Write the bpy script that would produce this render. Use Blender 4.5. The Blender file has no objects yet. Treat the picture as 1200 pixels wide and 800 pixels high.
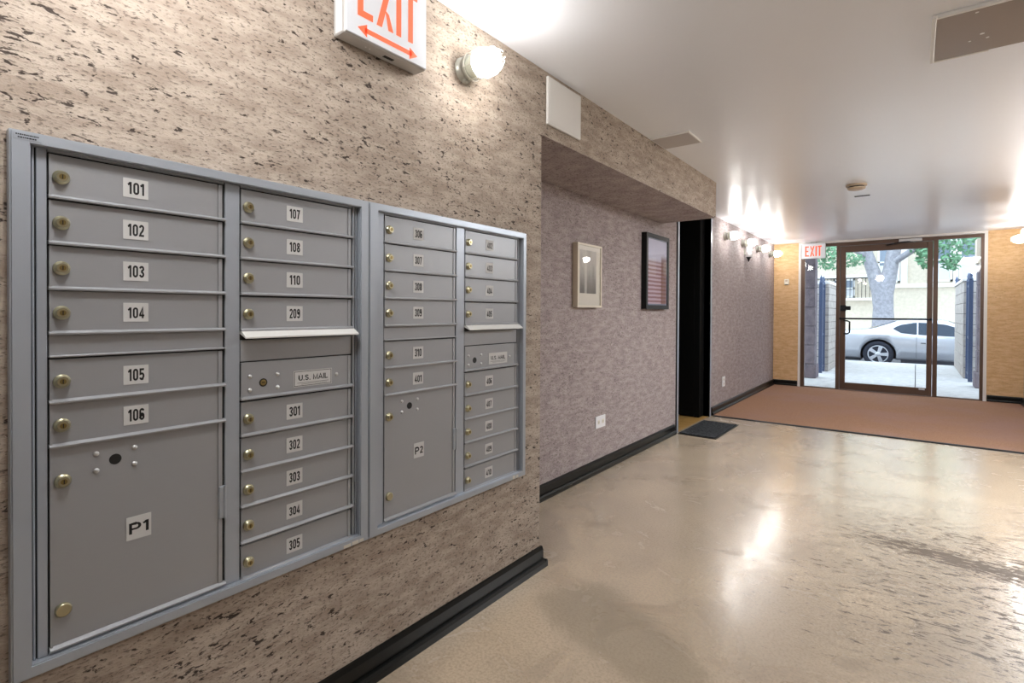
import bpy, bmesh, math, random
from mathutils import Vector, Matrix
random.seed(7)
C = bpy.context.scene.collection
sc = bpy.context.scene

# ------------------------------------------------------------------ camera
cam_d = bpy.data.cameras.new('camera'); cam = bpy.data.objects.new('camera', cam_d); C.objects.link(cam)
cam_d.sensor_width = 36.0; cam_d.lens = 616.8475/1200*36; cam_d.shift_y = -29.2919/1200
cam_d.clip_start = .02; cam_d.clip_end = 300
CR = (0.79320661, 0.60893308, 0.00487711); CU = (-0.00948391, 0.00434506, 0.99994559); CF = (-0.60887875, 0.7932097, -0.0092216)
cam.matrix_world = Matrix(((CR[0], CU[0], -CF[0], 0), (CR[1], CU[1], -CF[1], 0), (CR[2], CU[2], -CF[2], 1.2), (0, 0, 0, 1)))
sc.camera = cam
# ------------------------------------------------------------------ world and light
w = bpy.data.worlds.new('sky'); sc.world = w; w.use_nodes = True
bg = w.node_tree.nodes['Background']; bg.inputs[0].default_value = (.70, .83, 1.0, 1); bg.inputs[1].default_value = 3.4
LAMP = 58.0          # emission of the wall lamps
FILL_STRIP = 72.0  # unseen area light added to fill the middle of the hall (W)
BULB = 20.0          # ceiling bulb above the mailboxes, over the top of the frame (W)
ld = bpy.data.lights.new('ceiling_bulb', 'POINT'); ld.shadow_soft_size = .10; ld.energy = BULB; ld.color = (1, .975, .95)
lo = bpy.data.objects.new('ceiling_bulb', ld); C.objects.link(lo); lo.location = (-.86, .32, 2.24)
ld2 = bpy.data.lights.new('fill_strip', 'AREA'); ld2.shape = 'RECTANGLE'; ld2.size = .3; ld2.size_y = 2.0; ld2.energy = FILL_STRIP; ld2.color = (.84, .91, 1)
lo2 = bpy.data.objects.new('fill_strip', ld2); C.objects.link(lo2); lo2.location = (.88, 4.6, 2.325)
sc.view_settings.view_transform = 'Standard'; sc.view_settings.look = 'None'
sc.view_settings.exposure = 0.40; sc.view_settings.gamma = 1.0; sc.view_settings.use_curve_mapping = False

# ------------------------------------------------------------------ measures
A, A2, XR = -1.40, -1.891, 1.1385
ZC, ZS, YC, YE, D = 2.3365, 2.029, 2.0436, 4.7511, 9.6513
YB = -2.6
XL, XRR, ZD = -1.489, .734, 2.30

# ------------------------------------------------------------------ materials
def lin(c):
    r = []
    for v in c[:3]:
        v = v/255
        r.append(v/12.92 if v <= .04045 else ((v+.055)/1.055)**2.4)
    return (*r, 1)
def mat(name, col, rough=.5, metal=0., spec=None, coat=0.):
    m = bpy.data.materials.new(name); m.use_nodes = True
    b = m.node_tree.nodes['Principled BSDF']
    b.inputs['Base Color'].default_value = lin(col); b.inputs['Roughness'].default_value = rough; b.inputs['Metallic'].default_value = metal
    if spec is not None: b.inputs['Specular IOR Level'].default_value = spec
    if coat: b.inputs['Coat Weight'].default_value = coat
    return m
class NT:
    def __init__(s, m): s.t = m.node_tree; s.b = s.t.nodes.get('Principled BSDF')
    def n(s, ty, **k):
        o = s.t.nodes.new(ty)
        for a, v in k.items(): setattr(o, a, v)
        return o
    def l(s, a, b): s.t.links.new(a, b)
    def coord(s, scale, rot=(0, 0, 0)):
        tc = s.n('ShaderNodeTexCoord'); mp = s.n('ShaderNodeMapping'); mp.inputs['Scale'].default_value = scale; mp.inputs['Rotation'].default_value = rot
        s.l(tc.outputs['Object'], mp.inputs['Vector']); return mp.outputs['Vector']
    def noise(s, vec, scale=1, detail=3, rough=.55, dist=0):
        o = s.n('ShaderNodeTexNoise'); o.inputs['Scale'].default_value = scale; o.inputs['Detail'].default_value = detail
        o.inputs['Roughness'].default_value = rough; o.inputs['Distortion'].default_value = dist
        s.l(vec, o.inputs['Vector']); return o.outputs['Fac']
    def ramp(s, f, a, b, v0=0., v1=1.):
        o = s.n('ShaderNodeMapRange'); o.inputs[1].default_value = a; o.inputs[2].default_value = b; o.inputs[3].default_value = v0; o.inputs[4].default_value = v1
        o.interpolation_type = 'SMOOTHSTEP'; s.l(f, o.inputs[0]); return o.outputs[0]
    def math(s, op, a, b=None):
        o = s.n('ShaderNodeMath', operation=op)
        for i, v in ((0, a), (1, b)):
            if v is None: continue
            if isinstance(v, (int, float)): o.inputs[i].default_value = v
            else: s.l(v, o.inputs[i])
        return o.outputs[0]
    def mix(s, f, a, b):
        o = s.n('ShaderNodeMix', data_type='RGBA')
        if isinstance(f, (int, float)): o.inputs[0].default_value = f
        else: s.l(f, o.inputs[0])
        for i, v in ((6, a), (7, b)):
            if isinstance(v, tuple): o.inputs[i].default_value = lin(v)
            else: s.l(v, o.inputs[i])
        return o.outputs[2]
    def bump(s, h, strength=.3, dist=.01):
        o = s.n('ShaderNodeBump'); o.inputs['Strength'].default_value = strength; o.inputs['Distance'].default_value = dist
        s.l(h, o.inputs['Height']); s.l(o.outputs[0], s.b.inputs['Normal'])
    def col(s, c): s.l(c, s.b.inputs['Base Color'])

def cork(name, c0, c1, dark, a_big=.618, a_fine=.53, fine=.55, k=1.0, bigw=.9):
    m = mat(name, c0, .75, spec=.25); t = NT(m)
    big = t.noise(t.coord((34*k, 34*k, 84*k)), 1, 3, .6, .3)
    fin = t.noise(t.coord((70*k, 70*k, 190*k)), 1, 3, .6)
    mot = t.noise(t.coord((9, 9, 34)), 1, 4, .6)
    wide = t.noise(t.coord((2.2, 2.2, 2.8)), 1, 2)
    clus = t.ramp(wide, .35, .65, -.025, .03)
    mb = t.ramp(t.math('ADD', big, clus), a_big, a_big+.055)
    mf = t.ramp(fin, a_fine, a_fine+.12)
    c = t.mix(t.ramp(mot, .3, .7), c0, c1)
    c = t.mix(t.math('MULTIPLY', mf, fine), c, dark)
    c = t.mix(t.math('MULTIPLY', mb, bigw), c, dark)
    t.col(c)
    h = t.math('SUBTRACT', t.math('MULTIPLY', fin, .6), t.math('MULTIPLY', mb, .8))
    t.bump(h, .55, .006)
    return m
M = {}
M['cork'] = cork('cork wallpaper tan', (190, 177, 163), (160, 145, 131), (48, 37, 33))
M['cork_lilac_cast'] = cork('cork wallpaper lilac light cast', (182, 171, 168), (156, 143, 142), (94, 79, 78), .60, .52, .62, 1.25, .55)  # likely the same paper, with the recess's light cast put into its colours
M['cork_warm_cast'] = cork('cork wallpaper warm light cast', (228, 194, 150), (210, 170, 122), (160, 118, 78), .62, .54, .35, 1.2, .5)  # cork paper again, warm light on the end wall mixed into its colours

def floor_mat():
    m = mat('polished concrete', (180, 160, 135), .3); t = NT(m)
    v = t.coord((1, 1, 1))
    n1 = t.noise(v, .9, 4, .6, .6); n2 = t.noise(v, 3.2, 5, .65, .8); n3 = t.noise(v, 95, 3, .7)
    c = t.mix(t.ramp(n1, .35, .65), (210, 191, 165), (192, 175, 153))
    c = t.mix(t.ramp(n2, .45, .72, 0, .5), c, (156, 138, 116))
    c = t.mix(t.ramp(n3, .30, .62, .38, 0), c, (128, 112, 94))
    sc_ = t.n('ShaderNodeTexCoord'); 
    def blot(cx, cy, sx, sy, rot, a, b):
        mp = t.n('ShaderNodeMapping', vector_type='TEXTURE'); mp.inputs['Location'].default_value = (cx, cy, 0); mp.inputs['Rotation'].default_value = (0, 0, rot); mp.inputs['Scale'].default_value = (sx, sy, 1)
        t.l(sc_.outputs['Object'], mp.inputs['Vector']); ln = t.n('ShaderNodeVectorMath', operation='LENGTH'); t.l(mp.outputs[0], ln.inputs[0])
        return t.ramp(t.math('ADD', ln.outputs['Value'], t.math('MULTIPLY', t.math('SUBTRACT', n2, .5), 1.6)), a, b, 1, 0)
    c = t.mix(t.math('MULTIPLY', blot(-.88, 1.82, .42, .2, -.4, .7, 1.1), .45), c, (134, 124, 104))
    c = t.mix(t.math('MULTIPLY', blot(-1.55, 2.35, .35, .12, -.9, .7, 1.1), .3), c, (120, 112, 106))
    # worn dark grit in a band across the floor
    tc = t.n('ShaderNodeTexCoord'); sp = t.n('ShaderNodeSeparateXYZ'); t.l(tc.outputs['Object'], sp.inputs[0])
    g = t.noise(t.coord((15, 46, 1)), 1, 5, .75, .5)
    reg = t.ramp(sp.outputs[0], -1.3, .3, 0, .155)
    yb = t.math('ABSOLUTE', t.math('SUBTRACT', t.math('ADD', sp.outputs[1], t.math('MULTIPLY', sp.outputs[0], .15)), 3.38))
    band = t.ramp(t.math('ADD', yb, t.math('MULTIPLY', n2, .25)), .08, .30, .17, 0)
    near = t.ramp(t.math('ABSOLUTE', t.math('SUBTRACT', sp.outputs[1], 3.1)), .5, 1.5, 1, 0)
    grit = t.ramp(t.math('ADD', g, t.math('MULTIPLY', t.math('ADD', reg, t.math('MULTIPLY', band, t.ramp(sp.outputs[0], -.5, .1))), near)), .655, .735)
    c = t.mix(t.math('MULTIPLY', grit, .85), c, (74, 54, 34))
    t.col(c)
    r = t.ramp(n2, .3, .75, .20, .32)
    t.l(t.math('ADD', r, t.math('MULTIPLY', grit, .25)), t.b.inputs['Roughness'])
    b = t.noise(v, 55, 3, .6)
    t.bump(b, .10, .006)
    t.l(t.math('MULTIPLY', t.math('SUBTRACT', 1, grit), .55), t.b.inputs['Coat Weight']); t.b.inputs['Coat Roughness'].default_value = .16
    return m
M['floor'] = floor_mat()
def ceil_mat():
    m = mat('glossy white ceiling paint', (244, 247, 253), .30, spec=.85); t = NT(m)
    n = t.noise(t.coord((3, 3, 3)), 1, 4, .6)
    h = t.noise(t.coord((2.5, 2.5, 2.5)), 1, 1.0, .4)
    t.bump(h, .10, .05)
    return m
M['ceiling'] = ceil_mat()
def metal_grey(name, c, r=.42):
    m = mat(name, c, r, .35); t = NT(m)
    n = t.noise(t.coord((30, 30, 900)), 1, 2)
    t.l(t.ramp(n, .3, .7, r-.05, r+.07), t.b.inputs['Roughness'])
    return m
M['alum'] = metal_grey('silver grey anodised doors', (160, 162, 165))
M['trimalum'] = metal_grey('silver grey trim', (168, 175, 184), .36)
M['gap'] = mat('dark gap', (40, 40, 40), .8)
M['brass'] = mat('brass lock', (186, 180, 150), .28, .9)
M['brassd'] = mat('aged brass', (150, 132, 84), .35, .85)
M['slot'] = mat('keyway dark', (38, 34, 24), .5)
M['chrome'] = mat('rivet aluminium', (205, 205, 205), .3, .6)
M['plate'] = mat('label plate pale', (204, 204, 202), .5)
M['ink'] = mat('black ink', (12, 12, 12), .6)
M['lip'] = mat('bright slot hood', (222, 222, 218), .38, .15)
M['white'] = mat('white paint', (228, 226, 222), .45)
M['whiteplastic'] = mat('white plastic', (232, 232, 234), .35)
M['cream'] = mat('cream plastic', (226, 220, 204), .4)
M['black'] = mat('black gloss paint', (10, 12, 10), .3, spec=.3)
M['blackdoor'] = mat('black door paint', (7, 8, 8), .6, spec=.15)
M['casing_sheen'] = mat('pale casing sheen', (170, 178, 188), .3, .4)
M['bronze'] = mat('bronze anodised aluminium', (92, 70, 56), .4, .2)
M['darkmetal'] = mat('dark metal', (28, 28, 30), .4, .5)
M['iron'] = mat('blue black iron', (66, 80, 108), .5, .1)
M['red'] = mat('orange red letters', (248, 108, 72), .5)
_b = M['red'].node_tree.nodes['Principled BSDF']; _b.inputs['Emission Color'].default_value = lin((255, 84, 44)); _b.inputs['Emission Strength'].default_value = .35
M['signface'] = mat('sign face', (222, 226, 232), .3)
M['signhouse'] = mat('sign housing', (190, 188, 186), .4)
M['panelbrown'] = mat('aged smoky panel', (160, 150, 142), .22)
M['detector'] = mat('aged beige plastic', (186, 168, 146), .5)
M['greypanel'] = mat('plain grey panel', (188, 182, 180), .35)  # even grey for the hatch face
M['woodfloor'] = mat('tan wood', (176, 138, 78), .4)
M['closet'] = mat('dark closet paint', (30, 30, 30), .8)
M['tape'] = mat('pale tape scrap', (205, 200, 188), .7)
def carpet():
    m = mat('rust brown carpet', (150, 98, 76), .95, spec=.1); t = NT(m)
    n = t.noise(t.coord((160, 160, 160)), 1, 3, .7); n2 = t.noise(t.coord((1.2, 1.2, 1)), 1, 3)
    c = t.mix(t.ramp(n, .3, .7), (174, 136, 110), (140, 106, 84)); c = t.mix(t.ramp(n2, .4, .7, 0, .4), c, (158, 128, 124)); t.col(c); t.bump(n, .6, .01)
    return m
M['carpet'] = carpet()
def matmat():
    m = mat('charcoal coir', (48, 50, 54), .95, spec=.1); t = NT(m)
    n = t.noise(t.coord((60, 60, 60)), 1, 4, .7)
    t.col(t.mix(t.ramp(n, .35, .7), (30, 32, 35), (86, 88, 90))); t.bump(n, .8, .01); return m
M['doormat'] = matmat()
def glass(name, tint=(.97, .985, .98), ior=1.5):
    m = bpy.data.materials.new(name); m.use_nodes = True; t = m.node_tree; t.nodes.clear()
    o = t.nodes.new('ShaderNodeOutputMaterial'); mx = t.nodes.new('ShaderNodeMixShader'); tr = t.nodes.new('ShaderNodeBsdfTransparent'); gl = t.nodes.new('ShaderNodeBsdfGlossy')
    fr = t.nodes.new('ShaderNodeFresnel'); fr.inputs['IOR'].default_value = ior
    tr.inputs[0].default_value = (*tint, 1); gl.inputs['Roughness'].default_value = .02
    ge = t.nodes.new('ShaderNodeNewGeometry'); mu = t.nodes.new('ShaderNodeMath'); mu.operation = 'SUBTRACT'; mu.use_clamp = True
    t.links.new(fr.outputs[0], mu.inputs[0]); t.links.new(ge.outputs['Backfacing'], mu.inputs[1]); t.links.new(mu.outputs[0], mx.inputs[0]); t.links.new(tr.outputs[0], mx.inputs[1]); t.links.new(gl.outputs[0], mx.inputs[2]); t.links.new(mx.outputs[0], o.inputs[0])
    return m
M['glass'] = glass('clear door glass')
M['picglass'] = glass('picture glass', (.98, .98, .98))
def emit(name, col, s):
    m = bpy.data.materials.new(name); m.use_nodes = True; t = m.node_tree; t.nodes.clear()
    o = t.nodes.new('ShaderNodeOutputMaterial'); e = t.nodes.new('ShaderNodeEmission'); e.inputs[0].default_value = (*col, 1); e.inputs[1].default_value = s
    t.links.new(e.outputs[0], o.inputs[0]); return m
M['bulb'] = emit('lit lamp globe', (1, .972, .94), LAMP)
M['galv'] = mat('cast aluminium fitting', (176, 176, 166), .4, .5)
M['cage'] = mat('wire guard', (210, 208, 198), .35, .4)
M['frosted'] = mat('pale glass collar', (226, 230, 214), .25)

# ------------------------------------------------------------------ mesh builder
class MB:
    def __init__(s): s.v = []; s.f = []; s.mi = []; s.sm = []; s.i = 0
    def add(s, vs, fs, smooth=False):
        n = len(s.v); s.v += [tuple(p) for p in vs]
        for f in fs: s.f.append([n+k for k in f]); s.mi.append(s.i); s.sm.append(smooth)
        return s
    def box(s, x0, x1, y0, y1, z0, z1, b=0.):
        if x0 > x1: x0, x1 = x1, x0
        if b <= 0:
            return s.add([(x0,y0,z0),(x1,y0,z0),(x1,y1,z0),(x0,y1,z0),(x0,y0,z1),(x1,y0,z1),(x1,y1,z1),(x0,y1,z1)],
                  [(0,3,2,1),(4,5,6,7),(0,1,5,4),(1,2,6,5),(2,3,7,6),(3,0,4,7)])
        bm = bmesh.new(); bmesh.ops.create_cube(bm, size=1)
        for v in bm.verts: v.co = Vector(((x0+x1)/2+v.co.x*(x1-x0), (y0+y1)/2+v.co.y*(y1-y0), (z0+z1)/2+v.co.z*(z1-z0)))
        bmesh.ops.bevel(bm, geom=bm.edges[:], offset=b, segments=1, affect='EDGES', profile=.5)
        bm.verts.index_update(); s.add([v.co for v in bm.verts], [[v.index for v in f.verts] for f in bm.faces]); bm.free(); return s
    def frame_of(s, d):
        d = Vector(d).normalized(); u = d.orthogonal().normalized() if abs(d.z) > .9 else Vector((0,0,1)).cross(d).normalized()
        return d, u, d.cross(u)
    def lathe(s, p0, d, prof, n=20, smooth=True):
        d, u, w_ = s.frame_of(d); p0 = Vector(p0); vs = []; fs = []
        for (t, r) in prof:
            for k in range(n):
                a = 2*math.pi*k/n; vs.append(p0+d*t+u*(r*math.cos(a))+w_*(r*math.sin(a)))
        for i in range(len(prof)-1):
            for k in range(n): fs.append((i*n+k, i*n+(k+1)%n, (i+1)*n+(k+1)%n, (i+1)*n+k))
        s.add(vs, fs, smooth); m = len(prof)
        s.add(vs[:n], [tuple(reversed(range(n)))]); s.add(vs[(m-1)*n:], [tuple(range(n))]); return s
    def tube(s, pts, r, n=8, closed=False, radii=None):
        pts = [Vector(p) for p in pts]; m = len(pts); vs = []; fs = []; u = None
        for i, p in enumerate(pts):
            a = pts[(i-1) % m] if (closed or i > 0) else p; b = pts[(i+1) % m] if (closed or i < m-1) else p
            d = (b-a).normalized()
            if u is None: u = d.orthogonal().normalized()
            else: u = (u-d*u.dot(d)).normalized()
            w_ = d.cross(u); rr = radii[i] if radii else r
            for k in range(n): an = 2*math.pi*k/n; vs.append(p+u*rr*math.cos(an)+w_*rr*math.sin(an))
        for i in range(m if closed else m-1):
            j = (i+1) % m
            for k in range(n): fs.append((i*n+k, i*n+(k+1)%n, j*n+(k+1)%n, j*n+k))
        s.add(vs, fs, True)
        if not closed: s.add(vs[:n], [tuple(reversed(range(n)))]); s.add(vs[-n:], [tuple(range(n))])
        return s
    def prism(s, poly, x0, x1, axis=0):          # polygon in the two other axes, extruded along axis
        def P(a, b, t): return (t, a, b) if axis == 0 else ((a, t, b) if axis == 1 else (a, b, t))
        n = len(poly); vs = [P(a, b, x0) for a, b in poly]+[P(a, b, x1) for a, b in poly]
        fs = [tuple(reversed(range(n))), tuple(range(n, 2*n))]+[(k, (k+1)%n, n+(k+1)%n, n+k) for k in range(n)]
        return s.add(vs, fs)
    def text(s, txt, o, ux, uy, nrm, w_, h, depth=.0004, keep=False):
        vs, fs = glyphs(txt)
        xs = [v[0] for v in vs]; ys = [v[1] for v in vs]; sx = w_/(max(xs)-min(xs)); sy = h/(max(ys)-min(ys))
        x0 = min(xs); y0 = min(ys); o = Vector(o); ux = Vector(ux); uy = Vector(uy); nr = Vector(nrm)
        return s.add([o+ux*((v[0]-x0)*sx-w_/2)+uy*((v[1]-y0)*sy-h/2)+nr*(depth*v[2]) for v in vs], fs)
    def mesh(s, name, mats, org=(0,0,0)):
        me = bpy.data.meshes.new(name); ox, oy, oz = org
        me.from_pydata([(x-ox, y-oy, z-oz) for x, y, z in s.v], [], s.f)
        if not isinstance(mats, (list, tuple)): mats = [mats]
        for m in mats: me.materials.append(m)
        me.polygons.foreach_set('material_index', s.mi); me.polygons.foreach_set('use_smooth', s.sm)
        bm = bmesh.new(); bm.from_mesh(me); bmesh.ops.recalc_face_normals(bm, faces=bm.faces[:]); bm.to_mesh(me); bm.free()
        me.update(); return me
    def build(s, name, mats, parent=None, org=(0,0,0)):
        o = bpy.data.objects.new(name, s.mesh(name, mats, org)); C.objects.link(o)
        if parent is not None: o.parent = parent
        else: o.location = org
        return o
_gl = {}
def arc(cx, cy, rx, ry, a0, a1, n=8):
    return [(cx+rx*math.cos(math.radians(a0+(a1-a0)*k/n)), cy+ry*math.sin(math.radians(a0+(a1-a0)*k/n))) for k in range(n+1)]
Q = .085                                        # half stroke
GL = {   # bold condensed characters as stroke paths in a .5 x 1 box
 '0': (.5, [(arc(.25, .75, .165, .165, 0, 180)+arc(.25, .25, .165, .165, 180, 360), True)]),
 '1': (.36, [([(.24, 0), (.24, 1)], False), ([(.0, .77), (.12, .82), (.20, .95)], False)]),
 '2': (.5, [(arc(.25, .74, .165, .175, 180, -25)+[(.36, .52), (.16, .26), (.09, .085), (.48, .085)], False)]),
 '3': (.5, [(arc(.25, .75, .165, .165, 175, -70)+[(.2, .53)], False), ([(.2, .53)]+arc(.25, .27, .165, .185, 70, -175), False)]),
 '4': (.5, [([(.34, 0), (.34, .98), (.085, .34), (.085, .26), (.5, .26)], False)]),
 '5': (.5, [([(.46, .915), (.11, .915), (.10, .52)]+arc(.25, .36, .165, .21, 110, -60)+arc(.25, .25, .165, .165, -60, -175), False)]),
 '6': (.5, [(arc(.25, .25, .165, .165, 180, -180, 12), True), (arc(.25, .75, .165, .165, 10, 180)+[(.085, .25)], False), (arc(.25, .38, .165, .16, 0, 170), False), ([(.415, .4), (.415, .25)], False)]),
 '7': (.46, [([(.0, .915), (.42, .915), (.30, .55), (.19, 0)], False)]),
 '8': (.5, [(arc(.25, .75, .150, .165, 0, 360, 14)[:-1], True), (arc(.25, .27, .165, .185, 0, 360, 14)[:-1], True)]),
 '9': (.5, [(arc(.25, .75, .165, .165, 0, 360, 12)[:-1], True), (arc(.25, .25, .165, .165, -170, 0)+[(.415, .75)], False), (arc(.25, .62, .165, .16, 180, 350), False)]),
 'P': (.72, [([(.09, 0), (.09, 1)], False), ([(.09, .915), (.42, .915)]+arc(.42, .68, .2, .235, 90, -90)+[(.09, .445)], False)]),
 'U': (.75, [([(.09, 1), (.09, .32)]+arc(.375, .32, .285, .235, 180, 360)+[(.66, 1)], False)]),
 'S': (.70, [(arc(.34, .72, .24, .195, 10, 180)+[(.12, .62), (.34, .51), (.56, .40)]+arc(.35, .28, .24, .195, 0, -175), False)]),
 'M': (.9, [([(.09, 0), (.09, .96), (.45, .1), (.81, .96), (.81, 0)], False)]),
 'A': (.8, [([(.06, 0), (.40, .97), (.74, 0)], False), ([(.2, .3), (.6, .3)], False)]),
 'I': (.2, [([(.1, 0), (.1, 1)], False)]), 'L': (.6, [([(.09, 1), (.09, .085), (.58, .085)], False)]),
 '.': (.2, [([(.1, 0), (.1, .17)], False)]), ' ': (.3, [])}
def stroke(path, closed):
    n = len(path); L_, R_ = [], []
    for i, (x, y) in enumerate(path):
        a = path[(i-1) % n] if (closed or i) else None; b = path[(i+1) % n] if (closed or i < n-1) else None
        d1 = (Vector((x, y))-Vector(a)).normalized() if a else None; d2 = (Vector(b)-Vector((x, y))).normalized() if b else None
        if d1 is None: d1 = d2
        if d2 is None: d2 = d1
        t_ = d1+d2; t_ = t_.normalized() if t_.length > .2 else d2; nr = Vector((-t_.y, t_.x)); k = min(1/max(nr.dot(Vector((-d2.y, d2.x))), .3), 1.6)
        L_.append((x+nr.x*Q*k, y+nr.y*Q*k)); R_.append((x-nr.x*Q*k, y-nr.y*Q*k))
    return L_, R_
def glyphs(txt):
    if txt in _gl: return _gl[txt]
    vs, fs, ox = [], [], 0
    for ch in txt:
        w_, paths = GL[ch]
        for path, closed in paths:
            L_, R_ = stroke(path, closed); n = len(L_); o_ = len(vs)
            vs += [(ox+a, b, 0) for a, b in L_]+[(ox+a, b, 0) for a, b in R_]+[(ox+a, b, 1) for a, b in L_]+[(ox+a, b, 1) for a, b in R_]
            for i in range(n if closed else n-1):
                j = (i+1) % n
                fs += [[o_+q for q in f] for f in ((2*n+i, 2*n+j, 3*n+j, 3*n+i), (i, 2*n+i, 2*n+j, j), (n+i, n+j, 3*n+j, 3*n+i))]
        ox += w_+.10
    _gl[txt] = (vs, fs); return _gl[txt]
def tag(o, label, cat, group=None, kind=None):
    o['label'] = label; o['category'] = cat
    if group: o['group'] = group
    if kind: o['kind'] = kind
    return o
def thing(name, label, cat, loc, group=None):
    o = bpy.data.objects.new(name, None); C.objects.link(o); o.location = loc; o.empty_display_size = .05
    return tag(o, label, cat, group)
def struct(name, mb, m, label=None, cat=None, parent=None):
    o = mb.build(name, m, parent)
    if parent is None:
        o['kind'] = 'structure'
        if label: o['label'] = label; o['category'] = cat
    return o
def inst(name, me, parent, loc=(0,0,0)):
    o = bpy.data.objects.new(name, me); C.objects.link(o); o.parent = parent; o.location = loc; return o

# ------------------------------------------------------------------ the room shell
struct('floor', MB().box(A2-.0, XR, YB, D-.03, -.08, 0), M['floor'], 'polished tan concrete lobby floor with dark grit streaks', 'floor')
struct('ceiling', MB().box(A2-.15, XR+.15, YB-.15, D+.12, ZC, ZC+.1), M['ceiling'], 'glossy white painted lobby ceiling', 'ceiling')
struct('wall_left', MB().box(A2-.12, A, YB, YC, 0, ZC), M['cork'], 'tan cork papered wall that carries the mailboxes', 'wall')
_so = MB().box(A2-.12, A, YC, YE, ZS, ZC); _so.mi[0] = 1  # underside face in the lilac copy, painting in its shade
struct('soffit', _so, [M['cork'], M['cork_lilac_cast']], 'cork papered soffit box over the recessed wall', 'soffit')
DY0, DY1, DZ = 5.19, 6.20, 2.285
wb = MB(); wb.box(A2-.12, A2, YC, DY0, 0, ZS); wb.box(A2-.12, A2, YE, DY0, ZS, ZC); wb.box(A2-.12, A2, DY1, D, 0, ZC); wb.box(A2-.12, A2, DY0, DY1, DZ, ZC)
struct('wall_alcove', wb, M['cork_lilac_cast'], 'recessed cork papered wall, tinted lilac grey for its light, with pictures and black doorway', 'wall')
struct('wall_right', MB().box(XR, XR+.12, YB, D, 0, ZC), M['cork'], 'tan papered wall along the right side of the lobby', 'wall')
struct('wall_back', MB().box(A2-.12, XR+.12, YB-.12, YB, 0, ZC), M['cork'], 'tan papered wall behind the viewpoint', 'wall')
we = MB(); we.box(A2-.12, XL-.035, D, D+.12, 0, ZC); we.box(XRR+.035, XR+.12, D, D+.12, 0, ZC)
struct('wall_end', we, M['cork_warm_cast'], 'cork papered end wall, tinted gold for its warm light, on both sides of the glass entrance', 'wall')
tr = MB(); tr.box(XL-.035, XL, D-.012, D+.12, 0, ZC); tr.box(XRR, XRR+.035, D-.012, D+.12, 0, ZC); tr.box(XL, XRR, D-.012, D+.12, ZD+.005, ZC)
struct('trim_1', tr, M['white'], 'thin white casing around the glass entrance', 'trim')

def baseboard(name, y0, y1, x, sgn=1, label=''):
    m = MB(); m.prism([(x, 0), (x+.014*sgn, 0), (x+.014*sgn, .080), (x+.008*sgn, .093), (x, .095)], y0, y1, 1)
    m.prism([(x+.014*sgn, 0), (x+.030*sgn, 0), (x+.030*sgn, .024), (x+.024*sgn, .034), (x+.014*sgn, .036)], y0, y1, 1)
    return struct(name, m, M['black'], label, 'baseboard')
def baseboard_y(name, segs, y, label=''):
    m = MB()
    for x0, x1 in segs:
        m.prism([(y, 0), (y-.014, 0), (y-.014, .080), (y-.008, .093), (y, .095)], x0, x1, 0)
        m.prism([(y-.014, 0), (y-.030, 0), (y-.030, .024), (y-.024, .034), (y-.014, .036)], x0, x1, 0)
    return struct(name, m, M['black'], label, 'baseboard')
baseboard('baseboard_left', YB, YC+.014, A, 1, 'black two step baseboard under the mailboxes')
m = MB(); m.prism([(YC+.0, 0), (YC+.014, 0), (YC+.014, .08), (YC+.008, .093), (YC, .095)], A2+.03, A, 0); m.prism([(YC+.014, 0), (YC+.03, 0), (YC+.03, .024), (YC+.024, .034), (YC+.014, .036)], A2+.03, A+.03, 0)
struct('baseboard_return', m, M['black'], 'short black baseboard around the corner below the mailboxes', 'baseboard')
baseboard('baseboard_alcove', YC+.03, 5.10, A2, 1, 'black baseboard along the recessed wall below the pictures')
baseboard('baseboard_corridor', 6.29, D-.03, A2, 1, 'black baseboard beyond the black doorway')
baseboard('baseboard_right', YB, D-.03, XR, -1, 'black baseboard along the right wall')
baseboard_y('baseboard_end', [(A2, XL-.04), (XRR+.04, XR)], D, 'black baseboard under the end wall')

# ------------------------------------------------------------------ black doorway
F = MB(); F.box(A2-.12, A2+.012, DY0-.05, DY0, 0, DZ+.05); F.box(A2-.12, A2+.012, DY1, DY1+.05, 0, DZ+.05); F.box(A2-.12, A2+.012, DY0, DY1, DZ, DZ+.045)
df = struct('door_1', F, M['black'], 'black door standing open in the recessed wall', 'door')
s = MB(); s.box(A2-.04, A2+.0135, DY0-.045, DY0-.002, 0, DZ); s.build('casing_sheen_strip', M['casing_sheen'], df)  # pale strip paints the reflection on the black casing
s = MB(); s.box(A2-.04, A2+.0135, DY1+.004, DY1+.045, 0, DZ); s.build('casing_sheen_strip', M['casing_sheen'], df)  # pale strip paints the lit edge of the return
lf = MB(); lf.box(A2-.99, A2-.12, DY1-.15, DY1-.105, .012, DZ-.01, .003); lf.box(A2-.12, A2-.06, DY1-.15, DY1-.001, .004, DZ-.002)
leaf = lf.build('door_leaf', M['blackdoor'], df)
k = MB(); k.lathe((A2-.93, DY1-.15, .98), (0, -1, 0), [(0, .028), (.006, .028), (.008, .011), (.04, .011), (.045, .024), (.06, .028), (.072, .02)], 16); k.build('door_knob', M['brassd'], leaf)
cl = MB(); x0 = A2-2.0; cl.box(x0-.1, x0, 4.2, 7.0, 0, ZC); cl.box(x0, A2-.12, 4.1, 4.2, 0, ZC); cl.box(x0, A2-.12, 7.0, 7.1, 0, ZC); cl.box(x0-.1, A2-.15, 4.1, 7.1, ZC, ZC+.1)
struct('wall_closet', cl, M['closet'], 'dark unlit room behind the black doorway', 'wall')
wf = bpy.data.objects.new('wood_floor', MB().box(A2-2.0, A2, 4.2, 7.0, -.07, -.012).mesh('wood_floor', M['woodfloor'])); C.objects.link(wf); wf['kind'] = 'structure'; wf['label'] = 'tan wood floor seen inside the black doorway'; wf['category'] = 'floor'
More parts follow.
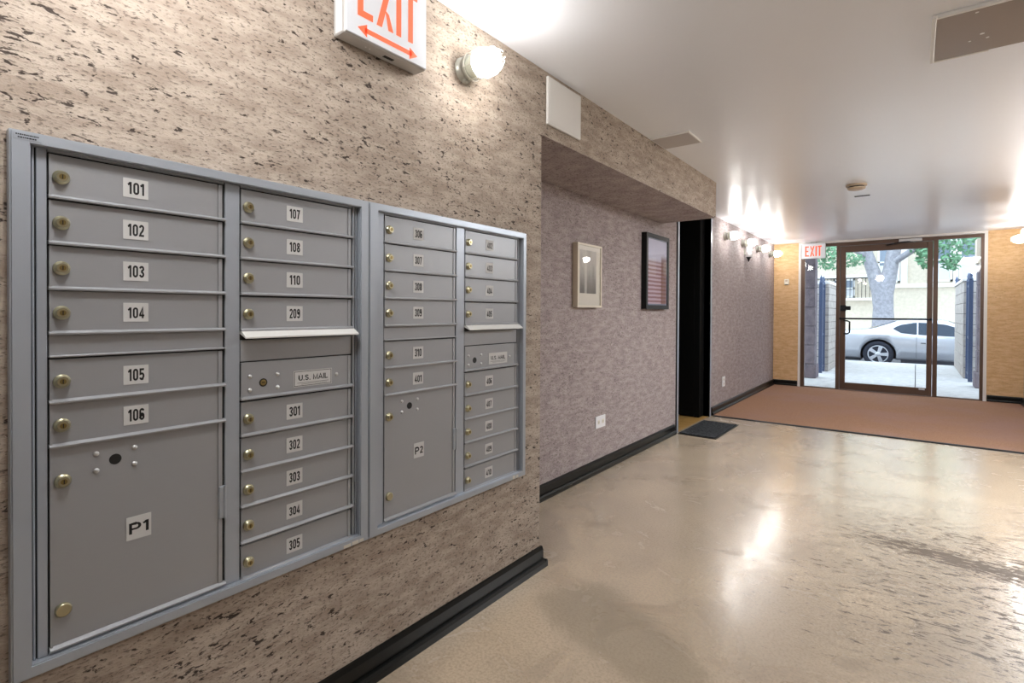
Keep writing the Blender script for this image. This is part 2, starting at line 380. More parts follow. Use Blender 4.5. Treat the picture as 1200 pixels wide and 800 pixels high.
for i in range(20):
    y = 4.2+i*.14; b = MB().box(A2-2.0, A2-.0005, y+.001, y+.139, -.012, -.0005)
    b.build('floorboard', M['woodfloor'], wf)

# ------------------------------------------------------------------ glass entrance
fr = MB(); Y0, Y1 = D-.005, D+.05
fr.box(XL, -1.434, Y0, Y1, 0, ZD); fr.box(.699, XRR, Y0, Y1, 0, ZD)
fr.box(-.996, -.948, Y0-.02, Y1, 0, ZD); fr.box(.190, .243, Y0-.02, Y1, 0, ZD)
fr.box(-1.434, -.996, Y0, Y1, 0, .022); fr.box(.243, .699, Y0, Y1, 0, .022); fr.box(-1.434, -.996, Y0, Y1, ZD-.045, ZD); fr.box(.243, .699, Y0, Y1, ZD-.045, ZD)
fr.box(-.948, .19, Y0-.02, Y1, ZD-.055, ZD); fr.box(-.948, .19, Y0, Y1, 0, .012)
ws = struct('window_1', fr, M['bronze'], 'bronze metal storefront frame with two glass sidelights', 'window')
g = MB(); g.box(-1.434, -.996, D+.018, D+.024, .022, ZD-.045); g.build('sidelight_pane', M['glass'], ws)
g = MB(); g.box(.243, .699, D+.018, D+.024, .022, ZD-.045); g.build('sidelight_pane', M['glass'], ws)
dl = MB(); a, b = -.943, .185
dl.box(a, -.872, Y0-.008, D+.04, .014, ZD-.06, .004); dl.box(.122, b, Y0-.008, D+.04, .014, ZD-.06, .004)
dl.box(-.872, .122, Y0-.008, D+.04, .014, .125, .004); dl.box(-.872, .122, Y0-.008, D+.04, 2.145, ZD-.06, .004)
dr = struct('door_2', dl, M['bronze'], 'bronze framed glass entrance door with push bar', 'door')
g = MB(); g.box(-.872, .122, D+.012, D+.018, .125, 2.145); g.build('door_glass', M['glass'], dr)
p = MB(); p.tube([(-.935, D-.05, 1.118), (.175, D-.05, 1.118)], .013, 10); p.box(-.945, -.915, D-.06, D-.01, 1.10, 1.136, .003); p.box(.15, .18, D-.06, D-.01, 1.10, 1.136, .003)
p.build('push_bar', M['darkmetal'], dr)
p = MB(); p.box(-.935, -.86, D-.07, D-.01, 1.235, 1.325, .006); p.box(-.86, -.80, D-.075, D-.02, 1.25, 1.31, .006); p.lathe((-.9, D-.07, 1.28), (0, -1, 0), [(0, .018), (.01, .018), (.014, .012)], 14); p.build('door_lock', M['darkmetal'], dr)
p = MB(); p.tube([(-.885, D-.01, 1.085), (-.84, D-.07, 1.085), (-.81, D-.075, 1.07), (-.81, D-.075, .905), (-.84, D-.07, .885), (-.885, D-.01, .885)], .012, 8); p.build('pull_handle', M['darkmetal'], dr)
p = MB(); p.box(-.21, .06, D-.075, D-.01, 2.245, 2.29, .006); p.build('door_closer', M['chrome'], dr)
p = MB(); p.tube([(-.05, D-.05, 2.25), (-.20, D-.13, 2.235), (-.36, D-.02, 2.215)], .009, 6); p.build('closer_arm', M['darkmetal'], dr)
p = MB(); p.box(.04, .11, D-.03, D-.01, .10, .118, .003); p.build('door_stop', M['chrome'], dr)

# ------------------------------------------------------------------ carpet, mat
cp = thing('entrance_carpet', 'rust brown carpet in front of the glass entrance', 'carpet', (-.4, 7.9, 0))
o = (-.4, 7.9, 0)
b = MB().box(A2+.031, XR-.031, 6.27, D-.032, .0, .010, .002); b.build('pile', M['carpet'], cp, o)
b = MB(); b.prism([(6.235, .0), (6.27, 0), (6.27, .012), (6.25, .010)], A2+.031, XR-.031, 0); b.build('edge_strip', M['darkmetal'], cp, o)
dm = thing('door_mat', 'charcoal rectangular mat lying before the black doorway', 'mat', (-1.68, 5.55, 0)); o = (-1.68, 5.55, 0)
b = MB().box(A2+.036, -1.505, 5.14, 5.91, .002, .012, .003); b.build('pile', M['doormat'], dm, o)
b = MB().box(A2+.033, -1.49, 5.12, 5.93, 0, .005, .001); b.build('rubber_edge', M['black'], dm, o)

# ------------------------------------------------------------------ mailboxes
DW = .338
def plate_mesh(txt, w_=.048, h=.042, tw=.032, th=.027):
    m = MB(); m.box(0, .0008, -w_/2, w_/2, -h/2, h/2); m.i = 1
    m.text(txt, (.0008, 0, 0), (0, 1, 0), (0, 0, 1), (1, 0, 0), tw, th, .0003)
    return m.mesh('number_plate', [M['plate'], M['ink']])
def door_mesh(w_, h, name='box_door'):
    m = MB()
    m.box(-.0045, 0, 0, w_-.012, .0, h, .0012)                          # plate
    m.prism([(-.0045, 0), (.0055, 0), (.0055, .0035), (.001, .006), (-.0045, .006)], -.001, w_+.003, 1) if False else None
    m.add(*prism_xz([(-.0045, -.002), (.0085, -.002), (.009, .0015), (.001, .0062), (-.0045, .0062)], -.001, w_+.004))
    m.prism([(0-.0, 0), (.0035, 0), (.0035, .002), (0, .002)], .004, h, 2) if False else None
    m.box(-.0045, .0036, .0, .0042, .005, h-.001)                        # left flange
    m.box(-.0045, .0022, w_-.0125, w_-.003, .005, h-.001)                # right return
    return m.mesh(name, M['alum'])
def prism_xz(poly, y0, y1):
    n = len(poly); vs = [(a, y0, b) for a, b in poly]+[(a, y1, b) for a, b in poly]
    return vs, [tuple(range(n)), tuple(reversed(range(n, 2*n)))]+[(k, n+k, n+(k+1)%n, (k+1)%n) for k in range(n)]
lk = MB(); lk.lathe((0,0,0), (1,0,0), [(0, .0135), (.004, .0145), (.006, .0135), (.007, .0105), (.012, .0105), (.0135, .0095)], 18); lk.i = 1
lk.lathe((.0125,0,0), (1,0,0), [(0, .0058), (.0016, .0055)], 12); lk.i = 2; lk.box(.0138, .0146, -.0009, .0009, -.0042, .0042)
LOCK = lk.mesh('lock', [M['brass'], M['brassd'], M['slot']])
lk = MB(); lk.lathe((0,0,0), (1,0,0), [(0, .0135), (.007, .0142), (.009, .012)], 18); CAP = lk.mesh('lock_cap', [M['brass']])
rv = MB(); rv.lathe((0,0,0), (1,0,0), [(0, .0058), (.002, .0052), (.0038, .003), (.0042, .0005)], 10); RIVET = rv.mesh('rivet', M['chrome'])
kh = MB(); kh.lathe((0,0,0), (1,0,0), [(0, .0115), (.0004, .0115)], 20); HOLE_B = kh.mesh('key_hole', M['ink'])
kh = MB(); kh.lathe((0,0,0), (1,0,0), [(0, .0112), (.0005, .0112)], 20); kh.i = 1; kh.lathe((0.0005,0,0), (1,0,0), [(0, .008), (.0006, .007)], 16); kh.i = 0; kh.box(.001, .0014, -.004, .004, -.001, .0014)
HOLE_Y = kh.mesh('key_hole', [M['slot'], M['brassd']])
XD = A+.0065                                   # front of the door plates
rows1 = [1.427, 1.334, 1.2415, 1.150]; rows1b = [1.0095, .919]
rows2 = [1.427, 1.334, 1.2415, 1.147]; rows2b = [.871, .777, .685, .591, .494]
H1 = .0895
BOX = door_mesh(DW, H1-.001)
def mailbox_unit(label, y0, y1, c1, c2, n1, p, n2, n2b, border):
    org = (A, (y0+y1)/2, .4727)
    u = thing('mailbox_unit', label, 'mailboxes', org, 'wall mailbox units')
    L = lambda x, y, z: (x-org[0], y-org[1], z-org[2])
    zb, zt = .4727, 1.5464; iy0, iy1, iz0, iz1 = y0+.031, y1-.031, .497, 1.523
    if y0 > .5: iy0 = y0+.036; iy1 = y1-.024
    t = MB()                                    # mitred picture-frame trim with a stepped inner edge
    def ring(X0, X1, oy0, oy1, oz0, oz1, jy0, jy1, jz0, jz1):
        vs = []
        for X in (X0, X1):
            vs += [(X,oy0,oz0),(X,oy1,oz0),(X,oy1,oz1),(X,oy0,oz1),(X,jy0,jz0),(X,jy1,jz0),(X,jy1,jz1),(X,jy0,jz1)]
        fs = []
        for k in range(4):
            q = (k+1) % 4
            fs += [(k, q, 4+q, 4+k), (8+k, 8+q, 12+q, 12+k), (k, q, 8+q, 8+k), (4+k, 4+q, 12+q, 12+k)]
        t.add(vs, fs)
    ring(A+.0002, A+.022, y0, y1, zb, zt, iy0, iy1, iz0, iz1)
    ring(A+.022, A+.0255, y0+.003, y1-.003, zb+.003, zt-.003, iy0-.002, iy1+.002, iz0-.002, iz1+.002)
    t.build('trim_frame', M['trimalum'], u, org)
    b = MB().box(A+.0002, A+.001, iy0, iy1, iz0, iz1); b.build('back_panel', M['gap'], u, org)
    xs = XD+.0015
    def stile(ya, yb, za=iz0, zb_=iz1): MB().box(A+.001, xs, ya, yb, za, zb_, .001).build('stile', M['trimalum'], u, org)
    stile(iy0+.004, iy0+.0075); stile(iy0+.0105, c1-.003); stile(c1+DW+.004, c2-.003); stile(c2+DW+.004, iy1-.011); stile(iy1-.007, iy1-.003)
    for ca in (c1, c2): MB().box(A+.001, xs, ca-.001, ca+DW+.001, iz0+.0, .4925 if False else iz0+.004).build('rail', M['trimalum'], u, org)
    for ca in (c1, c2): MB().box(A+.001, xs, ca-.001, ca+DW+.001, 1.5185, iz1).build('rail', M['trimalum'], u, org)
    def box_door(ca, z, txt):
        d = inst('box_door', BOX, u, L(XD, ca, z))
        inst('lock', LOCK, d, (0, .0195, .043)); inst('number_plate', plate_mesh(txt), d, (.0002, .15, .0445))
    for z, s_ in zip(rows1+rows1b, n1): box_door(c1, z, s_)
    MB().box(A+.001, XD-.001, c1, c1+DW, 1.105, 1.1475, .001).build('filler_panel', M['alum'], u, org)
    MB().box(A+.001, XD+.006, c1-.001, c1+DW+.004, 1.1015, 1.106, .0012).build('rail', M['alum'], u, org)
    zP = .5045
    d = inst('parcel_door', door_mesh(DW, .917-zP, 'parcel_door'), u, L(XD, c1, zP)); d['label'] = 'tall parcel locker door numbered '+p
    inst('lock', LOCK, d, (0, .0205, .847-zP)); inst('lock_cap', CAP, d, (0, .0205, .581-zP))
    for dy in (.077, .147):
        for z in (.8905, .854): inst('rivet', RIVET, d, (0, dy, z-zP))
    inst('key_hole', HOLE_B, d, (.0001, .111, .872-zP)); inst('number_plate', plate_mesh(p, .048, .052, .038, .026), d, (.0002, .155, .709-zP))
    hg = MB(); hg.box(-.003, .006, DW-.012, DW+.006, .673-zP, .755-zP, .002); hg.tube([(.006, DW+.002, .673-zP), (.006, DW+.002, .755-zP)], .0035, 8)
    h = hg.build('hinge', M['trimalum'], d)
    for z, s_ in zip(rows2, n2): box_door(c2, z, s_)
    hd = MB(); hd.add(*prism_xz([(XD-.004, 1.148), (XD+.002, 1.1495), (XD+.030, 1.131), (XD+.030, 1.127), (XD-.004, 1.140)], c2-.001, c2+DW+.006)); hd.build('mail_slot_hood', M['lip'], u, org)
    MB().box(A+.001, A+.002, c2+.004, c2+DW-.006, 1.122, 1.139).build('mail_slot', M['ink'], u, org)
    MB().box(A+.001, XD-.001, c2, c2+DW, 1.066, 1.122, .001).build('filler_panel', M['alum'], u, org)
    d = inst('outgoing_mail_door', door_mesh(DW, .096, 'outgoing_mail_door'), u, L(XD, c2, .967)); d['label'] = 'outgoing mail door marked U.S. MAIL'
    for dy in (.024, .100):
        for z in (1.025, .989): inst('rivet', RIVET, d, (0, dy, z-.967))
    inst('rivet', RIVET, d, (0, .286, 1.008-.967)); inst('key_hole', HOLE_Y if border else HOLE_B, d, (.0001, .060, 1.006-.967))
    m = MB(); m.box(0, .0008, -.061, .061, -.023, .023); m.i = 1
    m.text('U.S. MAIL', (.0008, 0, .003), (0,1,0), (0,0,1), (1,0,0), .094, .018, .0003)
    m.box(.0008, .0011, -.050, .050, -.0125, -.0115); m.box(.0008, .0011, -.038, .044, -.0165, -.0157)
    if border:
        for a_, b_, c_, d_ in ((-.059,.059,.0195,.0208),(-.059,.059,-.0208,-.0195),(-.059,-.0577,-.0208,.0208),(.0577,.059,-.0208,.0208)): m.box(.0008, .0011, a_, b_, c_, d_)
    inst('name_plate', m.mesh('name_plate', [M['plate'], M['ink']]), d, (.0002, .208, 1.0055-.967))
    for z, s_ in zip(rows2b, n2b): box_door(c2, z, s_)
    return u, org
u1, o1 = mailbox_unit('silver mailbox unit nearest the left edge, boxes 101 to 305 with parcel locker P1', .2138, 1.0472, .2745, .6560,
    '101 102 103 104 105 106'.split(), 'P1', '107 108 110 209'.split(), '301 302 303 304 305'.split(), True)
u2, o2 = mailbox_unit('silver mailbox unit beside the wall corner, with parcel locker P2', 1.0485, 1.8955, 1.1215, 1.5120,
    '306 307 308 309 310 401'.split(), 'P2', '402 403 404 405'.split(), '406 407 408 409 410'.split(), False)
st = MB(); st.box(A+.0256, A+.0262, .219, .243+.018, 1.5285, 1.5415); st.i = 1
for k_ in range(2):
    y = .2225+k_*.003
    while y < .255-k_*.004:
        dy = random.uniform(.0015, .004); st.box(A+.0262, A+.0264, y, y+dy, 1.5365-.0055*k_, 1.539-.0055*k_); y += dy+.0007
st.build('maker_sticker', [M['trimalum'], M['ink']], u1, o1)
for u, o, ys in ((u1, o1, (.955, .985, 1.012)), (u2, o2, (1.80, 1.825))):
    for y in ys: MB().box(A+.0256, A+.0262, y, y+random.uniform(.014, .026), .476, .488+random.uniform(-.003, .003)).build('tape_scrap', M['tape'], u, o)

# ------------------------------------------------------------------ exit signs
def letters(scale, ox, oz, arrow):
    t = .020; H = .165; P = []
    def R(x0, x1, z0, z1): P.append([(x0,z0),(x1,z0),(x1,z1),(x0,z1)])
    R(0, t, 0, H); R(t, .056, 0, t); R(t, .048, H/2-t/2, H/2+t/2); R(t, .056, H-t, H)
    x = .070; P.append([(x,0),(x+t,0),(x+.066,H),(x+.066-t,H)]); P.append([(x+.066-t,0),(x+.066,0),(x+.066-.018,H*.30),(x+.066-.033,H*.36)]); P.append([(x,H),(x+.017,H*.64),(x+.033,H*.66),(x+t,H)])
    R(.148, .148+t, 0, H)
    R(.198, .198+t, 0, H-t); R(.179, .237, H-t, H)
    if arrow:
        z = -.036; R(.026, .212, z-.0075, z+.0075); P.append([(.0,z),(.034,z-.019),(.034,z+.019)]); P.append([(.238,z),(.204,z+.019),(.204,z-.019)])
    return [[(ox+a*scale, oz+b*scale) for a, b in q] for q in P]
e = thing('exit_sign', 'white exit sign with orange letters and double arrow above the mailboxes', 'sign', (A, 1.095, 2.024), 'exit signs'); o = (A, 1.095, 2.024)
h = MB(); h.box(A+.0005, A+.056, .933, 1.257, 2.024, 2.285, .003); h.i = 1; h.box(A+.012, A+.045, .9325, .9331, 2.03, 2.28)
hb = h.build('housing', [M['signhouse'], M['whiteplastic']], e, o)
MB().box(A+.02, A+.034, 1.10, 1.14, 2.0236, 2.0243).build('vent_slot', M['ink'], hb, o)
for y in (1.03, 1.045): MB().lathe((A+.028, y, 2.0243), (0,0,-1), [(0, .003), (.001, .0025)], 8).build('indicator', M['whiteplastic'], hb, o)
h = MB(); h.box(A+.056, A+.062, .935, 1.255, 2.027, 2.283, .002); fc = h.build('face', M['signface'], e, o)
h = MB()
for q in letters(1., .975, 2.0895, True): h.prism(q, A+.062, A+.0628, 0)
h.build('lettering', M['red'], fc, o)
yq = D-.075
e = thing('exit_sign', 'small white exit sign over the left sidelight of the glass entrance', 'sign', (-1.307, D-.045, 2.069), 'exit signs'); o = (-1.307, D-.045, 2.069)
h = MB(); h.box(-1.474, -1.14, yq+.004, D-.028, 2.069, 2.31, .004); h.box(-1.35, -1.26, yq+.03, D-.03, 2.31, ZC-.0005); h.build('housing', M['signhouse'], e, o)
h = MB(); h.box(-1.472, -1.142, yq, yq+.006, 2.071, 2.308, .002); fc = h.build('face', M['signface'], e, o)
h = MB()
for q in letters(.98, -1.424, 2.105, False): h.prism(q, yq-.0012, yq, 1)
h.build('lettering', M['red'], fc, o)

# ------------------------------------------------------------------ jelly-jar wall lamps
def lamp_meshes():
    m = {}
    b = MB(); b.lathe((0,0,0), (1,0,0), [(0, .047), (.008, .047), (.011, .040), (.030, .040), (.032, .047), (.044, .047), (.046, .041)], 24)
    for s_ in (-1, 1): b.box(.0, .02, -.012, .012, s_*.040-.012, s_*.040+.012, .004)
    m['fitting'] = b.mesh('fitting', M['galv'])
    b = MB(); b.lathe((0,0,0), (1,0,0), [(.046, .039), (.060, .042), (.075, .046), (.084, .0475)], 24); m['glass_collar'] = b.mesh('glass_collar', M['frosted'])
    b = MB(); b.lathe((0,0,0), (1,0,0), [(.084, .0475), (.11, .048), (.135, .045), (.155, .038), (.170, .025), (.177, .010)], 24); m['globe'] = b.mesh('globe', M['bulb'])
    b = MB()
    for r_, x in ((.051, .05), (.055, .108), (.045, .158)):
        b.tube([(x, r_*math.cos(q*math.pi/12), r_*math.sin(q*math.pi/12)) for q in range(24)], .0016, 6, True)
    for k_ in range(6):
        an = k_*math.pi/3+.3; c_, s_ = math.cos(an), math.sin(an)
        b.tube([(x, r_*c_, r_*s_) for x, r_ in ((.04, .049), (.08, .0535), (.11, .055), (.14, .052), (.165, .041), (.185, .028), (.196, .018), (.192, .008), (.182, .004))], .0016, 6)
    m['wire_guard'] = b.mesh('wire_guard', M['cage'])
    return m
LM = lamp_meshes()
def wall_lamp(loc, flip, label, group='caged wall lamps'):
    r = thing('wall_lamp', label, 'lamp', loc, group)
    if flip: r.rotation_euler.z = math.pi
    f_ = inst('fitting', LM['fitting'], r); inst('glass_collar', LM['glass_collar'], f_)
    inst('globe', LM['globe'], r); inst('wire_guard', LM['wire_guard'], r)
wall_lamp((A+.0003, 1.505, 2.131), False, 'lit caged lamp on the tan wall beside the large exit sign')
wall_lamp((A+.0003, -.42, 2.131), False, 'added unseen caged lamp filling the tan wall left of the mailboxes')  # unseen lamp added to brighten the upper left wall
LY = [6.78+.83*k for k in range(4)]
for y, lb in zip(LY, ('lit caged lamp nearest the black doorway, on the corridor wall', 'second lit caged lamp from the black doorway, above the cone sconce',
                      'third lit caged lamp from the black doorway on the corridor wall', 'lit caged lamp farthest along the corridor wall, next to the end wall')):
    wall_lamp((A2+.0003, y, 2.145), False, lb)
for y, lb in zip((9.15, 8.35, 7.6), ('lit caged lamp at the right edge nearest the entrance', 'lit caged lamp at the right edge, second from the entrance', 'lit caged lamp at the right edge, third from the entrance')):
    wall_lamp((XR-.0003, y, 2.145), True, lb)
for y, lb in ((5.95, 'added unseen caged lamp on the right wall opposite the black doorway'), (5.12, 'added unseen caged lamp on the right wall, second before the black doorway'), (4.29, 'added unseen caged lamp on the right wall opposite the black framed picture'),
              (3.46, 'added unseen caged lamp on the right wall opposite the cream framed picture')):  # unseen lamps added along the right wall to lighten the ceiling
    wall_lamp((XR-.0003, y, 2.145), True, lb)
# small cone sconce under the corridor lamps
cs = thing('cone_sconce', 'small white sconce with a dark pointed foot below the corridor lamps', 'sconce', (A2, 7.72, 1.90)); o = (A2, 7.72, 1.90)
b = MB(); b.lathe((A2+.06, 7.72, 1.965), (0,0,1), [(0, .035), (.004, .042), (.17, .042), (.175, .038)], 16); b.build('shade', M['whiteplastic'], cs, o)
b = MB(); b.lathe((A2+.06, 7.72, 1.90), (0,0,1), [(0, .004), (.03, .014), (.065, .034)], 16); b.build('foot', M['darkmetal'], cs, o)
b = MB(); b.box(A2+.0003, A2+.03, 7.70, 7.74, 2.0, 2.08, .004); b.build('bracket', M['galv'], cs, o)

# ------------------------------------------------------------------ wall and ceiling fittings
wp = thing('cover_panel', 'blank white square cover high on the wall corner under the ceiling', 'panel', (A, 2.23, 2.087)); o = (A, 2.23, 2.087)
MB().box(A+.0003, A+.014, 2.078, 2.385, 2.088, 2.315, .003).build('cover', M['white'], wp, o)
MB().box(A+.014, A+.0155, 2.09, 2.373, 2.10, 2.303, .0008).build('inset', M['white'], wp, o)
cpn = thing('ceiling_hatch', 'small grey ceiling hatch with white edge beside the soffit', 'panel', (-1.26, 3.41, ZC)); o = (-1.26, 3.41, ZC)
MB().box(-1.385, -1.143, 3.29, 3.534, ZC-.010, ZC-.0003, .001).build('hatch_panel', M['greypanel'], cpn, o)
b = MB(); b.box(-1.39, -1.137, 3.284, 3.29, ZC-.012, ZC-.0003); b.box(-1.143, -1.137, 3.29, 3.54, ZC-.012, ZC-.0003); b.build('edge_trim', M['white'], cpn, o)
pl = thing('ceiling_panel', 'smoky brown unlit light panel with white rim on the ceiling', 'light panel', (.6, 2.8, ZC)); o = (.6, 2.8, ZC)
MB().box(.052, 1.04, 2.592, 3.018, ZC-.012, ZC-.0003, .002).build('lens', M['panelbrown'], pl, o)
b = MB(); b.box(.038, .052, 2.575, 3.03, ZC-.014, ZC-.0003, .002); b.box(.052, 1.055, 2.575, 2.592, ZC-.014, ZC-.0003, .002); b.box(1.04, 1.055, 2.592, 3.03, ZC-.014, ZC-.0003, .002); b.box(.052, .235, 3.018, 3.03, ZC-.014, ZC-.0003, .002)
b.build('rim', M['white'], pl, o)
for (x, y, s_) in ((.17, 2.62, .006), (.20, 2.83, .008), (.22, 2.88, .006), (.165, 2.88, .005), (.34, 2.85, .006), (.36, 2.80, .009)):
    MB().lathe((x, y, ZC-.012), (0,0,-1), [(0, s_), (.001, s_*.6)], 8).build('paint_fleck', M['white'], pl, o)
sd = thing('smoke_detector', 'round beige smoke detector on the white ceiling', 'detector', (-.43, 5.55, ZC)); o = (-.43, 5.55, ZC)
b = MB(); b.lathe((-.43, 5.55, ZC-.0003), (0,0,-1), [(0, .080), (.014, .080), (.017, .072)], 28); b.build('base', M['detector'], sd, o)
b = MB(); b.lathe((-.43, 5.55, ZC-.017), (0,0,-1), [(0, .060), (.010, .060)], 28); b.build('vent_ring', M['slot'], sd, o)
b = MB(); b.lathe((-.43, 5.55, ZC-.027), (0,0,-1), [(0, .070), (.012, .068), (.018, .050)], 28); b.build('cap', M['detector'], sd, o)
sl = MB(); sl.box(-.487, -.362, 6.09, 6.125, ZC-.004, ZC-.0003, .001); tag(sl.build('ceiling_reflection', M['darkmetal']), 'thin dark strip painting a likely reflection on the ceiling just beyond the smoke detector', 'strip')  # dark strip stands in for a likely reflection in the gloss
def outlet(y0, y1, z0, z1, label, horiz):
    org = (A2, (y0+y1)/2, z0); r = thing('wall_outlet', label, 'outlet', org, 'wall outlets')
    pt = MB().box(A2+.0003, A2+.007, y0, y1, z0, z1, .002).build('cover_plate', M['whiteplastic'], r, org)
    ym, zm = (y0+y1)/2, (z0+z1)/2
    for s_ in (-1, 1):
        cy, cz = (ym+s_*(y1-y0)*.22, zm) if horiz else (ym, zm+s_*(z1-z0)*.22)
        sk = MB().box(A2+.007, A2+.0085, cy-.015, cy+.015, cz-.015, cz+.015, .0005).build('socket', M['cream'], r, org)
        b = MB(); b.box(A2+.0085, A2+.0089, cy-.007, cy-.005, cz-.005, cz+.006); b.box(A2+.0085, A2+.0089, cy+.005, cy+.007, cz-.005, cz+.006); b.lathe((A2+.0085, cy, cz-.010), (1,0,0), [(0, .0025), (.0004, .0025)], 8); b.build('slots', M['ink'], sk, org)
outlet(3.488, 3.640, .327, .417, 'white horizontal outlet plate low on the recessed wall below the pictures', True)
outlet(6.72, 6.83, .285, .408, 'white outlet plate low on the corridor wall beyond the black doorway', False)
th = thing('thermostat', 'small beige thermostat on the end wall left of the entrance', 'thermostat', (-1.698, D, 1.66)); o = (-1.698, D, 1.66)
b = MB(); b.box(-1.733, -1.663, D-.024, D-.0003, 1.668, 1.758, .005); b.build('case', M['cream'], th, o)
b = MB(); b.box(-1.715, -1.681, D-.0255, D-.024, 1.715, 1.745); b.build('dial_window', M['detector'], th, o)
b = MB(); b.box(-1.722, -1.672, D-.02, D-.0003, 1.660, 1.669, .001); b.build('lever', M['darkmetal'], th, o)

# ------------------------------------------------------------------ framed pictures
def art1():
    m = mat('pale photograph print', (200, 200, 200), .6); t = NT(m)
    tc = t.n('ShaderNodeTexCoord'); sp = t.n('ShaderNodeSeparateXYZ'); t.l(tc.outputs['Object'], sp.inputs[0])
    g_ = t.ramp(sp.outputs[2], .08, .38); n = t.noise(t.coord((20, 20, 6)), 1, 3)
    c = t.mix(g_, (120, 116, 112), (206, 202, 194)); c = t.mix(t.ramp(n, .4, .7, 0, .3), c, (96, 92, 90))
    st_ = t.ramp(t.math('ABSOLUTE', t.math('ADD', sp.outputs[1], .05)), .012, .02, .5, 0); c = t.mix(st_, c, (220, 216, 208)); t.col(c); return m
def art2():
    m = mat('brick street photograph print', (150, 120, 120), .6); t = NT(m)
    tc = t.n('ShaderNodeTexCoord'); sp = t.n('ShaderNodeSeparateXYZ'); t.l(tc.outputs['Object'], sp.inputs[0])
    wv = t.n('ShaderNodeTexWave', wave_type='BANDS', bands_direction='Z'); wv.inputs['Scale'].default_value = 9; wv.inputs['Distortion'].default_value = .6; t.l(tc.outputs['Object'], wv.inputs[0])
    c = t.mix(t.ramp(wv.outputs['Fac'], .2, .8), (150, 112, 116), (196, 176, 186))
    c = t.mix(t.ramp(sp.outputs[2], .40, .46), c, (206, 206, 226))
    s_ = t.math('MULTIPLY', t.ramp(sp.outputs[1], .075, .10), t.ramp(sp.outputs[2], .50, .44)); c = t.mix(t.math('MULTIPLY', s_, .75), c, (120, 76, 56)); t.col(c); return m
def picture(y0, y1, z0, z1, dep, fw, mw, fm, am, label, mats):
    org = (A2, (y0+y1)/2, z0); r = thing('framed_picture', label, 'picture', org, 'pictures on the recessed wall')
    X0, X1 = A2+.0005, A2+dep; f_ = MB()
    def ring(Xa, Xb, o_, i_):
        vs = []
        for X in (Xa, Xb):
            for (a_, b_, c_, d_) in (o_, i_): vs += [(X,a_,c_),(X,b_,c_),(X,b_,d_),(X,a_,d_)]
        fs = []
        for k in range(4):
            q = (k+1) % 4; fs += [(k,q,4+q,4+k),(8+k,8+q,12+q,12+k),(k,q,8+q,8+k),(4+k,4+q,12+q,12+k)]
        f_.add(vs, fs)
    ring(X0, X1, (y0,y1,z0,z1), (y0+fw,y1-fw,z0+fw,z1-fw)); f_.build('frame', fm, r, org)
    i_ = (y0+fw, y1-fw, z0+fw, z1-fw)
    mt = MB().box(X0+.004, X1-.009, *i_).build('mat_board', mats, r, org)
    MB().box(X1-.009, X1-.0085, i_[0]+mw[0], i_[1]-mw[1], i_[2]+mw[2], i_[3]-mw[3]).build('print', am, mt, org)
    MB().box(X1-.005, X1-.003, *i_).build('picture_glass', M['picglass'], r, org)
M['whiteframe'] = mat('cream white frame', (226, 218, 200), .35); M['matboard'] = mat('off white mat', (224, 218, 206), .7)
M['darkmat'] = mat('blue grey mat', (120, 130, 150), .5)
picture(3.150, 3.500, 1.233, 1.682, .042, .014, (.03, .06, .085, .03), M['whiteframe'], art1(), 'cream framed pale grey photograph, the nearer picture on the recessed wall', M['matboard'])
picture(4.300, 4.820, 1.229, 1.893, .048, .035, (.012, .012, .012, .012), M['black'], art2(), 'black framed red brick photograph, the farther picture on the recessed wall', M['darkmat'])

# ------------------------------------------------------------------ outside
def stone(name, c0, c1, r=.85):
    m = mat(name, c0, r, spec=.2); t = NT(m); n = t.noise(t.coord((9, 9, 9)), 1, 5, .65); t.col(t.mix(t.ramp(n, .3, .7), c0, c1)); t.bump(n, .3, .01); return m
M['pave'] = stone('pale concrete paving', (196, 194, 190), (176, 174, 172)); M['asphalt'] = stone('asphalt', (90, 90, 92), (74, 74, 78))
M['pier'] = stone('mauve grey stone', (124, 114, 118), (104, 96, 102)); M['tanbrick'] = stone('pale tan brick', (188, 180, 172), (164, 156, 150)); M['bldg'] = stone('cream rendered brick', (214, 202, 182), (200, 188, 168)); M['ledge'] = stone('limestone ledge', (232, 228, 220), (222, 216, 208))
M['mortar'] = stone('mortar', (92, 90, 92), (82, 80, 82))
sw = struct('sidewalk', MB().box(-6, 6, D+.12, 15.9, -.2, -.03), M['mortar'], 'pale concrete sidewalk outside the entrance', 'pavement')
for j, (ya, yb) in enumerate(((D+.0, 11.0), (11.0, 12.3), (12.3, 13.5), (13.5, 14.7), (14.7, 15.75))):
    for i in range(4):
        xa = -6+i*3; MB().box(xa+.006, xa+2.994, ya+.006 if j else D+.121, yb-.006, -.03, -.004, .004).build('paving_slab', M['pave'], sw)
MB().box(-6, 6, 15.755, 15.9, -.03, .0, .008).build('curb', M['pave'], sw)
MB().box(XL, XRR, D+.051, D+.1205, -.1, -.004).build('threshold', M['pave'], sw)
struct('street', MB().box(-40, 40, 15.9, 24.2, -.4, -.19), M['asphalt'], 'grey asphalt street behind the parked car', 'street')
struct('far_sidewalk', MB().box(-40, 40, 24.2, 26.2, -.4, -.05), M['pave'], 'far pale pavement across the street', 'pavement')
pr = struct('porch_roof', MB().box(-2.6, 1.9, D+.12, 11.2, 2.42, 2.6), M['pier'], 'flat porch roof over the entrance outside', 'roof')
